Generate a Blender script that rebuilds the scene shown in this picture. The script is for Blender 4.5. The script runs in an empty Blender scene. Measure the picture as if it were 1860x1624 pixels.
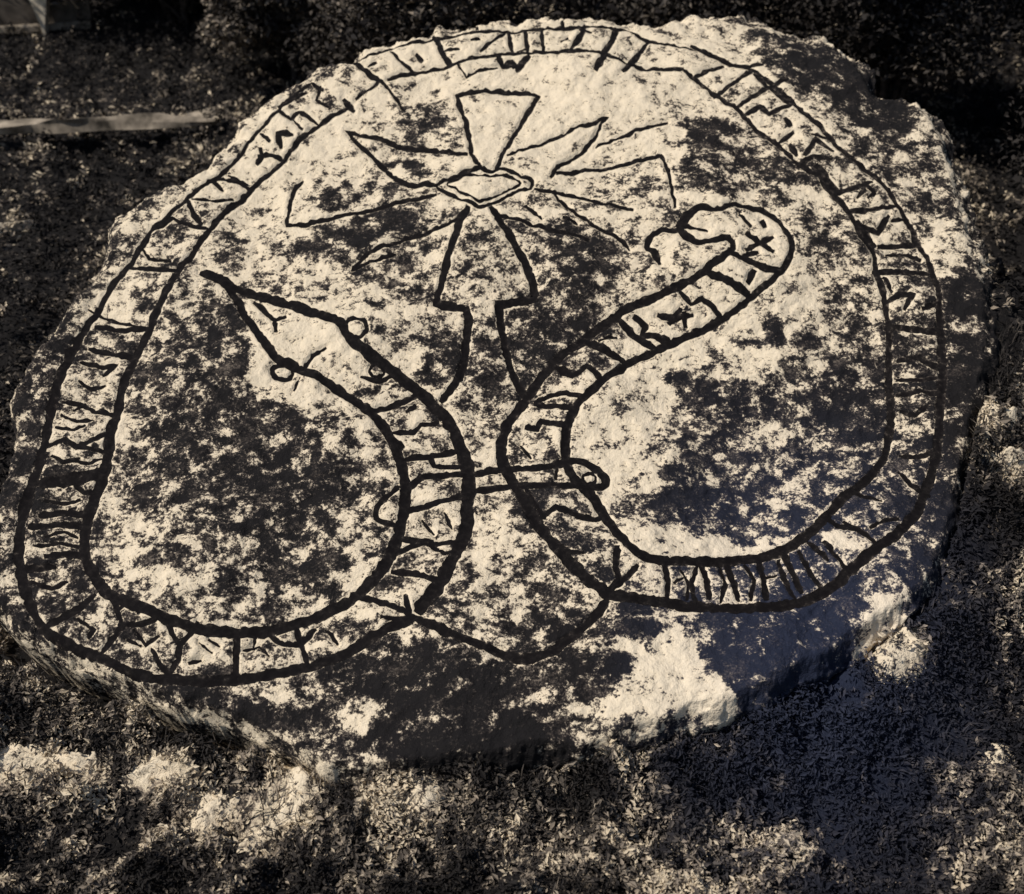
import bpy, math
import numpy as np
from mathutils import Vector

# ---------------------------------------------------------------- camera, sky, sun, exposure
S = bpy.context.scene
COL = S.collection
W0, H0 = 1860.0, 1624.0
CAM = np.array([0.0, 0.0, 2.0])
PITCH = math.radians(30)          # looking down by 30 degrees
HFOV = math.radians(48)
FPX = (W0 / 2) / math.tan(HFOV / 2)
cd = bpy.data.cameras.new('camera'); cam = bpy.data.objects.new('camera', cd); COL.objects.link(cam)
cam.location = CAM; cam.rotation_euler = (math.pi / 2 - PITCH, 0, 0)
cd.angle = HFOV; cd.sensor_fit = 'HORIZONTAL'; cd.clip_start = 0.05; cd.clip_end = 400
S.camera = cam
cd.dof.use_dof = True; cd.dof.focus_distance = 3.3; cd.dof.aperture_fstop = 2.5
SUN_EL, SUN_AZ = math.radians(52), math.radians(-112)      # azimuth measured from +Y towards +X
w = bpy.data.worlds.new('World'); S.world = w; w.use_nodes = True
nt = w.node_tree; nt.nodes.clear()
sky = nt.nodes.new('ShaderNodeTexSky'); sky.sky_type = 'NISHITA'; sky.sun_disc = False
sky.sun_elevation = SUN_EL; sky.sun_rotation = SUN_AZ
bg = nt.nodes.new('ShaderNodeBackground'); bg.inputs[1].default_value = 0.055
out = nt.nodes.new('ShaderNodeOutputWorld')
nt.links.new(sky.outputs[0], bg.inputs[0]); nt.links.new(bg.outputs[0], out.inputs[0])
sl = bpy.data.lights.new('sun', 'SUN'); sl.energy = 3.4; sl.angle = math.radians(0.6); sl.color = (1.0, 0.93, 0.82)
so = bpy.data.objects.new('sun', sl); COL.objects.link(so)
sd = Vector((math.sin(SUN_AZ) * math.cos(SUN_EL), math.cos(SUN_AZ) * math.cos(SUN_EL), math.sin(SUN_EL)))
so.rotation_euler = sd.to_track_quat('Z', 'Y').to_euler()
S.view_settings.view_transform = 'Standard'; S.view_settings.look = 'None'
S.view_settings.exposure = 0.1; S.view_settings.gamma = 1.0

# ---------------------------------------------------------------- helpers
rng = np.random.default_rng(7)
def hsh(ix, iy, s):
    h = (ix.astype(np.int64) * 374761393 + iy.astype(np.int64) * 668265263 + s * 1274126177) & 0x7fffffff
    h = ((h ^ (h >> 13)) * 1103515245) & 0x7fffffff
    h = (h ^ (h >> 16)) & 0xffff
    return h / 65535.0
def vnoise(x, y, s=0):
    ix = np.floor(x); iy = np.floor(y); fx = x - ix; fy = y - iy
    fx = fx * fx * (3 - 2 * fx); fy = fy * fy * (3 - 2 * fy)
    a = hsh(ix, iy, s); b = hsh(ix + 1, iy, s); c = hsh(ix, iy + 1, s); d = hsh(ix + 1, iy + 1, s)
    return (a * (1 - fx) + b * fx) * (1 - fy) + (c * (1 - fx) + d * fx) * fy
def fbm(x, y, s=0, o=5, g=0.5):
    t = 0; a = 1; n = 0
    for k in range(o):
        t = t + a * vnoise(x * 2 ** k + 17.3 * k, y * 2 ** k - 9.1 * k, s + k); n += a; a *= g
    return t / n
def sstep(a, b, x):
    t = np.clip((x - a) / (b - a), 0, 1); return t * t * (3 - 2 * t)
def rays(px, py):
    dx = (px - W0 / 2) / FPX; dz = (H0 / 2 - py) / FPX
    cp, sp = math.cos(PITCH), math.sin(PITCH)
    return np.stack([dx, cp + dz * sp, -sp + dz * cp], -1)
def project(P):
    cp, sp = math.cos(PITCH), math.sin(PITCH)
    d = P - CAM; f = d[..., 1] * cp - d[..., 2] * sp; u = d[..., 1] * sp + d[..., 2] * cp
    f = np.maximum(f, 0.05)
    return W0 / 2 + d[..., 0] / f * FPX, H0 / 2 - u / f * FPX
# the inscribed face is a plane that leans far back
INC = math.radians(28)
P0 = np.array([0.0, 3.4 * math.cos(PITCH), 2.0 - 3.4 * math.sin(PITCH)])
NRM = np.array([0.0, -math.sin(INC), math.cos(INC)])
VDIR = np.array([0.0, math.cos(INC), math.sin(INC)])
def on_face(px, py):
    r = rays(px, py); t = ((P0 - CAM) @ NRM) / (r @ NRM)
    return CAM + r * t[..., None]
def mesh(name, V, F, mat, parent=None, smooth=True, attrs=None):
    me = bpy.data.meshes.new(name)
    V = np.asarray(V, dtype=np.float32).reshape(-1, 3); F = np.asarray(F, dtype=np.int32)
    me.vertices.add(len(V)); me.vertices.foreach_set('co', V.ravel())
    k = F.shape[1]
    me.loops.add(F.size); me.loops.foreach_set('vertex_index', F.ravel())
    me.polygons.add(len(F)); me.polygons.foreach_set('loop_start', np.arange(0, F.size, k, dtype=np.int32))
    me.polygons.foreach_set('loop_total', np.full(len(F), k, dtype=np.int32))
    me.update(calc_edges=True)
    me.polygons.foreach_set('use_smooth', np.full(len(F), smooth))
    for an, av in (attrs or {}).items():
        a = me.attributes.new(an, 'FLOAT', 'POINT'); a.data.foreach_set('value', np.asarray(av, dtype=np.float32).ravel())
    me.materials.append(mat)
    o = bpy.data.objects.new(name, me); COL.objects.link(o)
    if parent: o.parent = parent
    return o
def empty(name, loc=(0, 0, 0)):
    o = bpy.data.objects.new(name, None); COL.objects.link(o); o.location = loc
    o.empty_display_size = 0.1; return o
def tag(o, label=None, cat=None, group=None, kind=None):
    if label: o['label'] = label
    if cat: o['category'] = cat
    if group: o['group'] = group
    if kind: o['kind'] = kind
    return o

# ---------------------------------------------------------------- materials
def node_mat(name):
    m = bpy.data.materials.new(name); m.use_nodes = True
    n = m.node_tree; b = n.nodes['Principled BSDF']
    return m, n, b
def glare_tint(m, col, b):
    """painted glare: a bluish sheen added to the base colour where the attribute says so"""
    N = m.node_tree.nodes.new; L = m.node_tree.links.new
    at = N('ShaderNodeAttribute'); at.attribute_name = 'glare'
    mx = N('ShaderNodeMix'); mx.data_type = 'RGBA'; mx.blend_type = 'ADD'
    L(at.outputs['Fac'], mx.inputs['Factor']); L(col, mx.inputs[6]); mx.inputs[7].default_value = (0.009, 0.016, 0.040, 1)  # bluish sheen of the glare put into the colour
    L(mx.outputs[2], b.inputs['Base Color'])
def mottled(name, amp, scale, stops, mapscale=(1, 1, 1), grain=0.25, bump=0.4, rough=0.9, warp=0.35, spec=0.2):
    """weathered surface: attribute 'cover' says how much pale rock or lichen there is, noise breaks it into patches"""
    m, n, b = node_mat(name); N = n.nodes.new; L = n.links.new
    tc = N('ShaderNodeTexCoord'); mp = N('ShaderNodeMapping'); mp.inputs['Scale'].default_value = mapscale
    L(tc.outputs['Object'], mp.inputs[0])
    at = N('ShaderNodeAttribute'); at.attribute_name = 'cover'
    def noise(sc, det, ro, dist=0.0, src=mp):
        t = N('ShaderNodeTexNoise'); t.inputs['Scale'].default_value = sc; t.inputs['Detail'].default_value = det
        t.inputs['Roughness'].default_value = ro; t.inputs['Distortion'].default_value = dist
        L(src.outputs[0], t.inputs['Vector']); return t
    def ma(op, a, c, clamp=False):
        q = N('ShaderNodeMath'); q.operation = op; q.use_clamp = clamp
        for i, v in enumerate((a, c)):
            if isinstance(v, (int, float)): q.inputs[i].default_value = v
            else: L(v, q.inputs[i])
        return q.outputs[0]
    n1 = noise(scale, 6, 0.6, warp); n2 = noise(scale * 3.1, 4, 0.65, 0.5); n3 = noise(230, 2, 0.6); n4 = noise(scale * 7, 3, .6, .6); n5 = noise(scale * .8, 3, .55, .4)
    cv = ma('ADD', ma('MULTIPLY', ma('SUBTRACT', at.outputs['Fac'], 0.5), 1.0), 0.47)
    s = ma('ADD', ma('MULTIPLY', ma('SUBTRACT', n1.outputs[0], 0.5), amp), ma('MULTIPLY', ma('SUBTRACT', n2.outputs[0], 0.5), amp * 0.55))
    s = ma('ADD', s, ma('MULTIPLY', ma('SUBTRACT', n4.outputs[0], 0.5), amp * 0.42))
    s = ma('ADD', cv, s)
    s = ma('ADD', s, ma('MULTIPLY', ma('SUBTRACT', n3.outputs[0], 0.5), grain))
    # a second, greyer growth between the black one and the bare rock
    g2 = ma('MULTIPLY', ma('SUBTRACT', ma('ADD', ma('MULTIPLY', n5.outputs[0], .6), ma('MULTIPLY', n4.outputs[0], .4)), 0.425), 4.0, True)
    s = ma('MAXIMUM', s, ma('ADD', ma('MULTIPLY', g2, ma('ADD', ma('MULTIPLY', cv, .22), .40)), ma('MULTIPLY', ma('SUBTRACT', n3.outputs[0], 0.5), 0.45)) if amp > 2.2 else s)
    cr = N('ShaderNodeValToRGB'); e = cr.color_ramp.elements
    e[0].position, e[0].color = stops[0][0], (*stops[0][1], 1)
    e[1].position, e[1].color = stops[-1][0], (*stops[-1][1], 1)
    for p, c in stops[1:-1]:
        q = e.new(p); q.color = (*c, 1)
    L(s, cr.inputs[0]); glare_tint(m, cr.outputs[0], b)
    b.inputs['Roughness'].default_value = rough; b.inputs['Specular IOR Level'].default_value = spec
    bp = N('ShaderNodeBump'); bp.inputs['Strength'].default_value = bump; bp.inputs['Distance'].default_value = 0.012
    L(ma('ADD', ma('MULTIPLY', n2.outputs[0], 0.8), ma('ADD', ma('MULTIPLY', n4.outputs[0], .5), ma('MULTIPLY', n3.outputs[0], 0.2))), bp.inputs['Height'])
    L(bp.outputs[0], b.inputs['Normal'])
    return m
CREAM = (0.74, 0.63, 0.47)
M_ROCK = mottled('lichened_granite', 2.9, 17, [(0.20, (0.010, 0.009, 0.010)), (0.34, (0.040, 0.033, 0.030)), (0.46, (0.13, 0.108, 0.09)), (0.56, (0.29, 0.245, 0.19)), (0.63, CREAM), (1.0, (0.80, 0.69, 0.53))], (1, 1.1, 1), grain=0.72, bump=.65)
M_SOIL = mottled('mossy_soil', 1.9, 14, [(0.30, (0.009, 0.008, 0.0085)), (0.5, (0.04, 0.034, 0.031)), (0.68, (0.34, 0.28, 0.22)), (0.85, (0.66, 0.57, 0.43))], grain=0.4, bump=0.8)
def plain(name, col, rough=0.85, var=0.5, scale=40, spec=.2):
    m, n, b = node_mat(name); N = n.nodes.new; L = n.links.new
    tc = N('ShaderNodeTexCoord'); t = N('ShaderNodeTexNoise'); t.inputs['Scale'].default_value = scale; t.inputs['Detail'].default_value = 4
    L(tc.outputs['Object'], t.inputs['Vector'])
    cr = N('ShaderNodeValToRGB'); e = cr.color_ramp.elements
    e[0].position = 0.35; e[1].position = 0.68
    e[0].color = (*[c * (1 - var) for c in col], 1); e[1].color = (*[min(1, c * (1 + var)) for c in col], 1)
    L(t.outputs[0], cr.inputs[0]); L(cr.outputs[0], b.inputs['Base Color'])
    b.inputs['Roughness'].default_value = rough; b.inputs['Specular IOR Level'].default_value = spec
    return m
M_PAINT = plain('black_groove_paint', (0.0075, 0.0062, 0.0070), 0.85, 0.6, 70, .08)
def worn_paint():
    m, n, b = node_mat('black_groove_paint'); N = n.nodes.new; L = n.links.new
    tc = N('ShaderNodeTexCoord'); at = N('ShaderNodeAttribute'); at.attribute_name = 'wear'
    t = N('ShaderNodeTexNoise'); t.inputs['Scale'].default_value = 55; t.inputs['Detail'].default_value = 5; t.inputs['Roughness'].default_value = .7
    L(tc.outputs['Object'], t.inputs['Vector'])
    a = N('ShaderNodeMath'); a.operation = 'ADD'; L(t.outputs[0], a.inputs[0]); L(at.outputs['Fac'], a.inputs[1])
    cr = N('ShaderNodeValToRGB'); e = cr.color_ramp.elements
    e[0].position, e[0].color = .45, (0.0065, 0.0055, 0.0062, 1); e[1].position, e[1].color = .95, (0.42, 0.35, 0.27, 1)
    for p, c in ((.62, (0.014, 0.012, 0.012)), (.72, (0.07, 0.058, 0.05))):
        q = e.new(p); q.color = (*c, 1)
    L(a.outputs[0], cr.inputs[0]); L(cr.outputs[0], b.inputs['Base Color'])
    b.inputs['Roughness'].default_value = .85; b.inputs['Specular IOR Level'].default_value = .08
    return m
M_PAINT = worn_paint()
M_BARK = plain('dark_bark', (0.05, 0.04, 0.035))
M_BOARD = plain('grey_board', (0.09, 0.075, 0.062), .8, .5, 14)
M_STREAK = plain('weathered_ledge', (0.23, 0.195, 0.155), .9, .8, 9)
M_PALE = plain('pale_stone', (0.55, 0.48, 0.38), .8, .35, 22)
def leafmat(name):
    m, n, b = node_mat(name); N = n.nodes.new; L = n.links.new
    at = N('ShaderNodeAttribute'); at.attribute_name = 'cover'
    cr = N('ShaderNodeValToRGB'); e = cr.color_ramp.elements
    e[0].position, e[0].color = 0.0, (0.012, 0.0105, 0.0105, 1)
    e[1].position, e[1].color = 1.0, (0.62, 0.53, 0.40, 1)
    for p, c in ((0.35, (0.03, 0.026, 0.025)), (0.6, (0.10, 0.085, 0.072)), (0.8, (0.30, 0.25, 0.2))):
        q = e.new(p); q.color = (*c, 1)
    L(at.outputs['Fac'], cr.inputs[0]); glare_tint(m, cr.outputs[0], b)
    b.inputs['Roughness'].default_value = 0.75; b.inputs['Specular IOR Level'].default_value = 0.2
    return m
M_LEAF = leafmat('leaves')

# ---------------------------------------------------------------- where pale rock and lichen lie (0 dark ... 9 pale), read row by row
GRID = [
 "3521114212135565666787545421111",
 "2222222222399898888878764235111",
 "2222222227888899998788887533423",
 "5444333798874697998878776544511",
 "3322226898855587999874466656511",
 "2222278886665898885473444756541",
 "4226767787634687766859878786761",
 "3225665665455746545688985667881",
 "2247557666755656545678997666351",
 "2257554689966674436888865676451",
 "2245444589865463447888766644543",
 "3565342789765453577855555244222",
 "3667333446677656788753544325454",
 "3667533335758675788652444336355",
 "2454443233456565448534433434346",
 "4446544433657676458223443554322",
 "4446534455656577435886643654223",
 "5537654445666566545655433343223",
 "2354665556676555536543433464333",
 "4355758876644455346766343376433",
 "3343443675223344337832222253333",
 "3334433355732255557996222233333",
 "4433333544332322346335322222243",
 "8765863457656422233322232222364",
 "2323244667567655443533222222223",
 "3332354732355464245566656232222",
 "4335233233322333443566654333333",
]
G = np.array([[int(c) for c in r[:31]] for r in GRID], dtype=float) / 9.0
def gridval(px, py):
    x = np.clip(px / 60 - 0.5, 0, 30); y = np.clip(py / 60 - 0.5, 0, 26)
    ix = np.minimum(x.astype(int), 29); iy = np.minimum(y.astype(int), 25); fx = x - ix; fy = y - iy
    return (G[iy, ix] * (1 - fx) + G[iy, ix + 1] * fx) * (1 - fy) + (G[iy + 1, ix] * (1 - fx) + G[iy + 1, ix + 1] * fx) * fy
# stains and bare spots with a shape of their own: polygon, value, strength
BLOB = [
 ([(577,179),(594,151),(624,184),(594,201)], 0.1, .9),
 ([(570,345),(640,340),(655,360),(600,378),(570,365)], .1, .8),
 ([(1245,230),(1290,225),(1330,240),(1310,270),(1260,275)], .08, .8),
 ([(1240,290),(1300,260),(1400,250),(1480,290),(1440,340),(1360,350),(1290,370),(1240,350)], .42, .7),
 ([(1695,508),(1790,515),(1800,560),(1740,560),(1700,545)], .0, .95),
 ([(1470,570),(1550,560),(1580,620),(1540,650),(1450,640)], .42, .8),
 ([(1460,390),(1510,400),(1530,470),(1480,500),(1445,440)], .35, .7),
 ([(1350,60),(1420,100),(1480,170),(1550,230),(1630,215),(1640,160),(1560,120),(1470,60)], .1, .8),
 ([(1330,740),(1440,745),(1560,740),(1620,800),(1540,870),(1440,900),(1340,880)], .5, .75),
 ([(1390,1080),(1560,1090),(1560,1300),(1350,1300),(1300,1200),(1260,1120)], .08, .8),
 ([(190,740),(240,745),(240,790),(205,800)], .95, .8),
 ([(900,1130),(980,1120),(1060,1130),(1040,1180),(960,1195)], .1, .7),
 ([(30,820),(160,850),(160,1050),(40,1060)], .32, .5),
 ([(1150,925),(1200,890),(1260,870),(1340,862),(1400,870),(1350,905),(1260,925),(1190,935)], 0.02, .9),
 ([(1140,985),(1180,960),(1240,985),(1300,965),(1350,980),(1340,1003),(1240,1012),(1165,1010)], 1.0, .9),
 ([(1130,1190),(1180,1150),(1230,1140),(1265,1190),(1300,1235),(1345,1290),(1300,1310),(1240,1315),(1160,1318),(1060,1305),(1110,1260)], 0.98, .9),
 ([(1050,760),(1090,700),(1150,650),(1215,670),(1240,720),(1180,770),(1170,820),(1200,860),(1140,910),(1100,880),(1060,810)], 0.92, .8),
 ([(1230,660),(1300,665),(1400,690),(1395,745),(1300,745),(1235,700)], 0.08, .75),
 ([(1385,600),(1400,575),(1425,590),(1430,620),(1400,635)], 0.02, .9),
 ([(1500,670),(1560,650),(1590,700),(1620,760),(1560,790),(1490,760)], 0.1, .8),
 ([(1430,500),(1470,480),(1500,560),(1440,600),(1400,560)], 0.85, .6),
 ([(985,430),(1040,420),(1100,450),(1120,500),(1040,520),(1010,490)], 0.12, .75),
 ([(740,190),(800,180),(815,235),(800,265),(745,240)], 0.15, .75),
 ([(720,265),(775,270),(780,310),(730,305)], 0.12, .75),
 ([(600,400),(720,385),(790,400),(780,425),(700,440),(620,460),(560,450)], 0.12, .75),
 ([(300,700),(400,690),(520,720),(640,760),(660,860),(600,960),(500,990),(380,960),(300,900),(270,780)], 0.30, .75),
 ([(430,780),(500,800),(560,850),(600,900),(520,940),(440,880)], 0.08, .7),
 ([(330,560),(410,545),(450,620),(460,700),(380,715),(290,660)], 0.18, .6),
 ([(450,640),(470,560),(520,560),(600,600),(700,690),(640,700),(560,690),(500,720),(460,700)], 0.97, .7),
 ([(300,1000),(420,960),(560,970),(640,1010),(600,1080),(480,1100),(360,1080)], 0.28, .6),
 ([(200,990),(330,1000),(400,1040),(340,1080),(260,1070),(190,1030)], 0.75, .6),
 ([(640,1200),(760,1180),(900,1220),(960,1270),(900,1300),(760,1330),(660,1290)], 0.12, .8),
 ([(700,1330),(900,1310),(1050,1320),(980,1370),(760,1385)], 0.1, .7),
 ([(1120,1110),(1180,1100),(1205,1150),(1180,1180),(1130,1160)], 0.15, .8),
 ([(1030,1210),(1130,1200),(1140,1250),(1080,1280),(1030,1250)], 0.12, .8),
 ([(860,580),(900,570),(910,640),(900,700),(850,720),(860,640)], 0.15, .75),
 ([(925,560),(1060,560),(1110,590),(1020,640),(960,650),(930,610)], 0.18, .8),
 ([(780,600),(840,580),(840,670),(800,700),(760,640)], 0.25, .7),
 ([(640,1330),(660,1270),(690,1290),(650,1345)], 0.95, .8),
 ([(1440,60),(1530,60),(1575,110),(1520,150),(1440,130)], 0.1, .7),
 ([(1500,35),(1550,65),(1585,125),(1555,110),(1520,75)], 0.95, .8),
 ([(1380,60),(1430,100),(1480,160),(1450,170),(1400,120)], 0.12, .8),
 ([(1540,180),(1640,170),(1660,250),(1580,260)], 0.15, .7),
 ([(1570,1130),(1600,1085),(1640,1130),(1690,1190),(1650,1250),(1580,1220)], 0.9, .8),
 ([(0,1385),(40,1350),(80,1375),(170,1385),(150,1398),(20,1400)], 0.97, .9),
 ([(215,1415),(260,1390),(290,1375),(345,1390),(330,1410),(260,1425)], 0.97, .9),
 ([(345,1500),(370,1430),(420,1470),(400,1510),(370,1530)], 0.92, .8),
 ([(510,1400),(570,1390),(590,1440),(540,1470),(480,1520),(440,1550),(430,1530),(500,1450)], 0.97, .85),
 ([(650,1440),(720,1410),(810,1420),(830,1450),(760,1520),(690,1500)], 0.8, .7),
 ([(1290,1510),(1400,1495),(1480,1530),(1380,1590),(1300,1560)], 0.8, .6),
 ([(1780,830),(1830,810),(1860,850),(1860,870),(1810,860)], 0.9, .8),
 ([(1760,740),(1800,735),(1860,745),(1850,790),(1790,780)], 0.7, .7),
 ([(0,233),(30,232),(60,245),(30,258),(0,250)], 0.9, .8),
 ([(1650,180),(1690,190),(1730,240),(1755,300),(1800,420),(1815,520),(1790,500),(1760,420),(1700,280)], 0.75, .6),
 ([(1240,1000),(1400,990),(1450,960),(1430,1000),(1300,1015)], 0.8, .5),
]
def glare_at(px, py):  # lower-right area with bluish glare painted in; growth is also darker there
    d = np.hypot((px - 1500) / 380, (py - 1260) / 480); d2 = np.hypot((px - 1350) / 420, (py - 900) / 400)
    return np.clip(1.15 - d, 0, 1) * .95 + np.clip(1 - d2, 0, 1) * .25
def poly_sd(px, py, poly):
    """signed distance in pixels, positive inside"""
    n = len(poly); d2 = np.full(px.shape, 1e18); ins = np.zeros(px.shape, bool)
    for i in range(n):
        x1, y1 = poly[i]; x2, y2 = poly[(i + 1) % n]
        ex, ey = x2 - x1, y2 - y1; t = np.clip(((px - x1) * ex + (py - y1) * ey) / (ex * ex + ey * ey + 1e-9), 0, 1)
        d2 = np.minimum(d2, (px - x1 - t * ex) ** 2 + (py - y1 - t * ey) ** 2)
        if y1 != y2:
            c = ((y1 > py) != (y2 > py)) & (px < (x2 - x1) * (py - y1) / (y2 - y1) + x1); ins ^= c
    d = np.sqrt(d2); return np.where(ins, d, -d)
def cover_at(px, py):
    wx = px + (fbm(px / 45, py / 45, 3) - .5) * 60; wy = py + (fbm(px / 45, py / 45, 9) - .5) * 60
    c = gridval(wx, wy)
    for poly, v, s in BLOB:
        q = np.array(poly, float); m = ((wx > q[:, 0].min() - 15) & (wx < q[:, 0].max() + 15) & (wy > q[:, 1].min() - 15) & (wy < q[:, 1].max() + 15))
        if m.any():
            k = sstep(-9, 9, poly_sd(wx[m], wy[m], poly)) * s * (1 if v > .7 else .85)
            v2 = .5 + (v - .5) * (1.1 if v > .5 else 1.0); c[m] = c[m] * (1 - k) + v2 * k
    return c

# ---------------------------------------------------------------- the carving, traced as centre lines on the face: (points, width)
def off(pts, ox, oy): return [(ox + x / 3.0, oy + y / 3.0) for x, y in pts]
def offs(pts, ox, oy, k): return [(ox + x / k, oy + y / k) for x, y in pts]
K_ = lambda *p: offs(p, 960, 380, 3.72)
M_ = lambda *p: offs(p, 1240, 60, 3.72)
N_ = lambda *p: offs(p, 400, 50, 4.64)
Q_ = lambda *p: offs(p, 860, 150, 4.64)
T_ = lambda *p: offs(p, 1440, 440, 2.9)
A = lambda *p: off(p, 0, 0)
B = lambda *p: off(p, 620, 0)
C_ = lambda *p: off(p, 1240, 0)
D = lambda *p: off(p, 0, 540)
E = lambda *p: off(p, 620, 540)
F_ = lambda *p: off(p, 1240, 540)
H = lambda *p: off(p, 0, 1080)
I_ = lambda *p: off(p, 620, 1080)
def circ(x, y, rx, ry=None, n=14):
    ry = ry or rx
    return [(x + rx * math.cos(a), y + ry * math.sin(a)) for a in np.linspace(0, 2 * math.pi, n + 1)]
LEFT_SERPENT = [
 ([(570,150),(547,163),(527,177),(510,187),(503,200),(483,217),(467,233),(447,257),(433,277),(413,293),(400,310),(377,323),(353,343),(333,360),(310,377),(290,393),(267,410),(253,433),(240,457),(223,477),(200,502),(183,530),(167,560),(150,587),(133,613),(117,650),(100,690),(90,727),(80,767),(73,800),(67,833),(53,867),(43,900),(33,933),(27,973),(28,1013),(33,1047),(43,1080),(57,1112),(80,1142),(127,1167),(167,1183),(207,1203),(250,1220),(300,1227),(360,1231),(427,1228),(467,1223),(517,1213),(567,1203),(620,1185),(653,1167),(687,1150),(720,1133),(753,1123)], (5,16)),
 ([(640,187),(620,197),(593,213),(567,230),(540,253),(520,277),(500,297),(480,310),(457,327),(437,347),(413,367),(397,387),(377,413),(360,433),(343,457),(327,473),(317,493),(303,520),(293,540),(280,562),(263,597),(247,627),(233,657),(223,680),(213,710),(207,740),(197,773),(192,807),(187,840),(177,873),(165,903),(153,933),(147,967),(150,1007),(163,1033),(180,1060),(200,1078),(233,1092),(267,1106),(300,1120),(333,1131),(367,1140),(417,1143),(467,1141),(500,1136),(533,1127),(573,1113),(620,1093),(653,1073),(687,1040),(710,1003),(723,967),(733,923),(735,873),(728,840),(717,807),(700,773),(680,750),(660,733),(640,720),(620,707),(593,690),(567,677),(540,667),(520,657),(503,650),(487,630),(473,610),(457,587),(443,567),(430,540),(400,505),(360,485)], (6,17)),
 ([(360,485),(400,500),(430,515),(470,530),(500,542),(533,553),(567,567),(600,578),(622,592),(628,608),(640,620),(663,637),(687,653),(713,670),(737,687),(760,703),(783,723),(807,747),(823,770),(833,793),(843,823),(850,850),(850,883),(848,917),(847,950),(837,983),(823,1013),(810,1040),(798,1062),(780,1085),(757,1115)], (9,20)),
 (circ(647,598,19,17), 7), (circ(512,673,18,13), 7),
 (E((340,1240),(240,1220),(190,1190),(190,1140),(240,1080),(310,1010)), 8),
 ([(753,1123),(787,1140),(820,1157),(853,1170),(887,1183),(920,1197),(955,1206),(1000,1192),(1030,1170),(1060,1145),(1085,1120),(1102,1095)], 15),
]
RIGHT_SERPENT = [
 ([(1264,389),(1245,408),(1226,426),(1202,423),(1183,434),(1174,452),(1188,467),(1199,487)], 9),
 ([(1240,398),(1270,387),(1300,391),(1330,381),(1353,383),(1383,387),(1410,403),(1427,423),(1437,450),(1430,477),(1410,503),(1383,527),(1360,545),(1340,560),(1307,577),(1273,593),(1240,607),(1213,620),(1180,633),(1153,643),(1120,667),(1097,683),(1080,700),(1057,720),(1040,743),(1030,773),(1027,800),(1031,835),(1045,862),(1063,880),(1083,903),(1100,933),(1116,962),(1140,990),(1167,1011),(1207,1019),(1240,1018),(1290,1014),(1340,1008),(1400,1000),(1440,985),(1475,960),(1507,928),(1533,897),(1560,875),(1587,853),(1603,833),(1617,807),(1623,773),(1624,740),(1623,707),(1621,680),(1620,620),(1617,580),(1610,540),(1603,520),(1593,493),(1590,467),(1580,443),(1563,423),(1547,397),(1533,377),(1517,357),(1500,343),(1487,323),(1467,313),(1443,297),(1423,277),(1400,257),(1377,243),(1357,223),(1340,203),(1320,190),(1293,170),(1267,150),(1240,133)], (6,15)),
 ([(1243,398),(1234,412),(1236,428),(1250,442),(1269,450),(1291,447),(1315,441),(1328,449),(1328,461),(1317,474),(1296,488),(1256,514),(1202,536),(1148,555),(1105,579),(1062,608),(1025,633),(992,665),(957,710),(940,733),(923,757),(913,783),(910,813),(917,840),(933,867),(950,900),(967,930),(987,967),(1013,1000),(1037,1027),(1060,1053),(1087,1073),(1105,1087),(1140,1092),(1190,1099),(1260,1108),(1330,1112),(1400,1108),(1460,1095),(1500,1075),(1523,1058),(1540,1040),(1567,1017),(1593,997),(1623,973),(1647,950),(1670,923),(1683,893),(1697,857),(1707,807),(1710,757),(1713,707),(1717,657),(1713,607),(1707,560),(1707,533),(1703,507),(1693,480),(1683,453),(1670,430),(1660,407),(1643,383),(1627,363),(1613,343),(1593,323),(1573,307),(1553,293),(1533,277),(1513,260),(1493,240),(1473,220),(1457,207),(1440,190),(1410,165),(1380,138),(1350,121),(1323,112),(1300,103),(1270,92)], (7,17)),
 ([(860,851),(885,846),(910,843),(937,841),(970,840),(1003,834),(1047,827),(1070,833),(1093,850),(1103,863),(1097,872),(1070,876),(1020,874),(953,874),(935,873),(903,877),(860,884)], 11),
 (circ(1070,858,12,9), 5),
]
TOP_BAND = [
 ([(640,113),(670,103),(720,83),(753,77),(793,70),(837,65),(880,63),(927,62),(970,60),(1020,60),(1060,55),(1093,53),(1120,55),(1143,53),(1160,63),(1180,73),(1203,77),(1240,85),(1270,92)], 4.5),
 ([(703,147),(730,137),(763,130),(800,125),(837,117),(873,108),(907,102),(940,100),(987,100),(1020,100),(1053,100),(1087,103),(1120,115),(1160,125),(1200,128),(1240,133)], 5.5),
 ([(640,113),(665,133),(687,150),(667,163),(645,178)], 5), (B((70,340),(150,400),(230,460),(290,520),(340,590)), 5),
]
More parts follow.
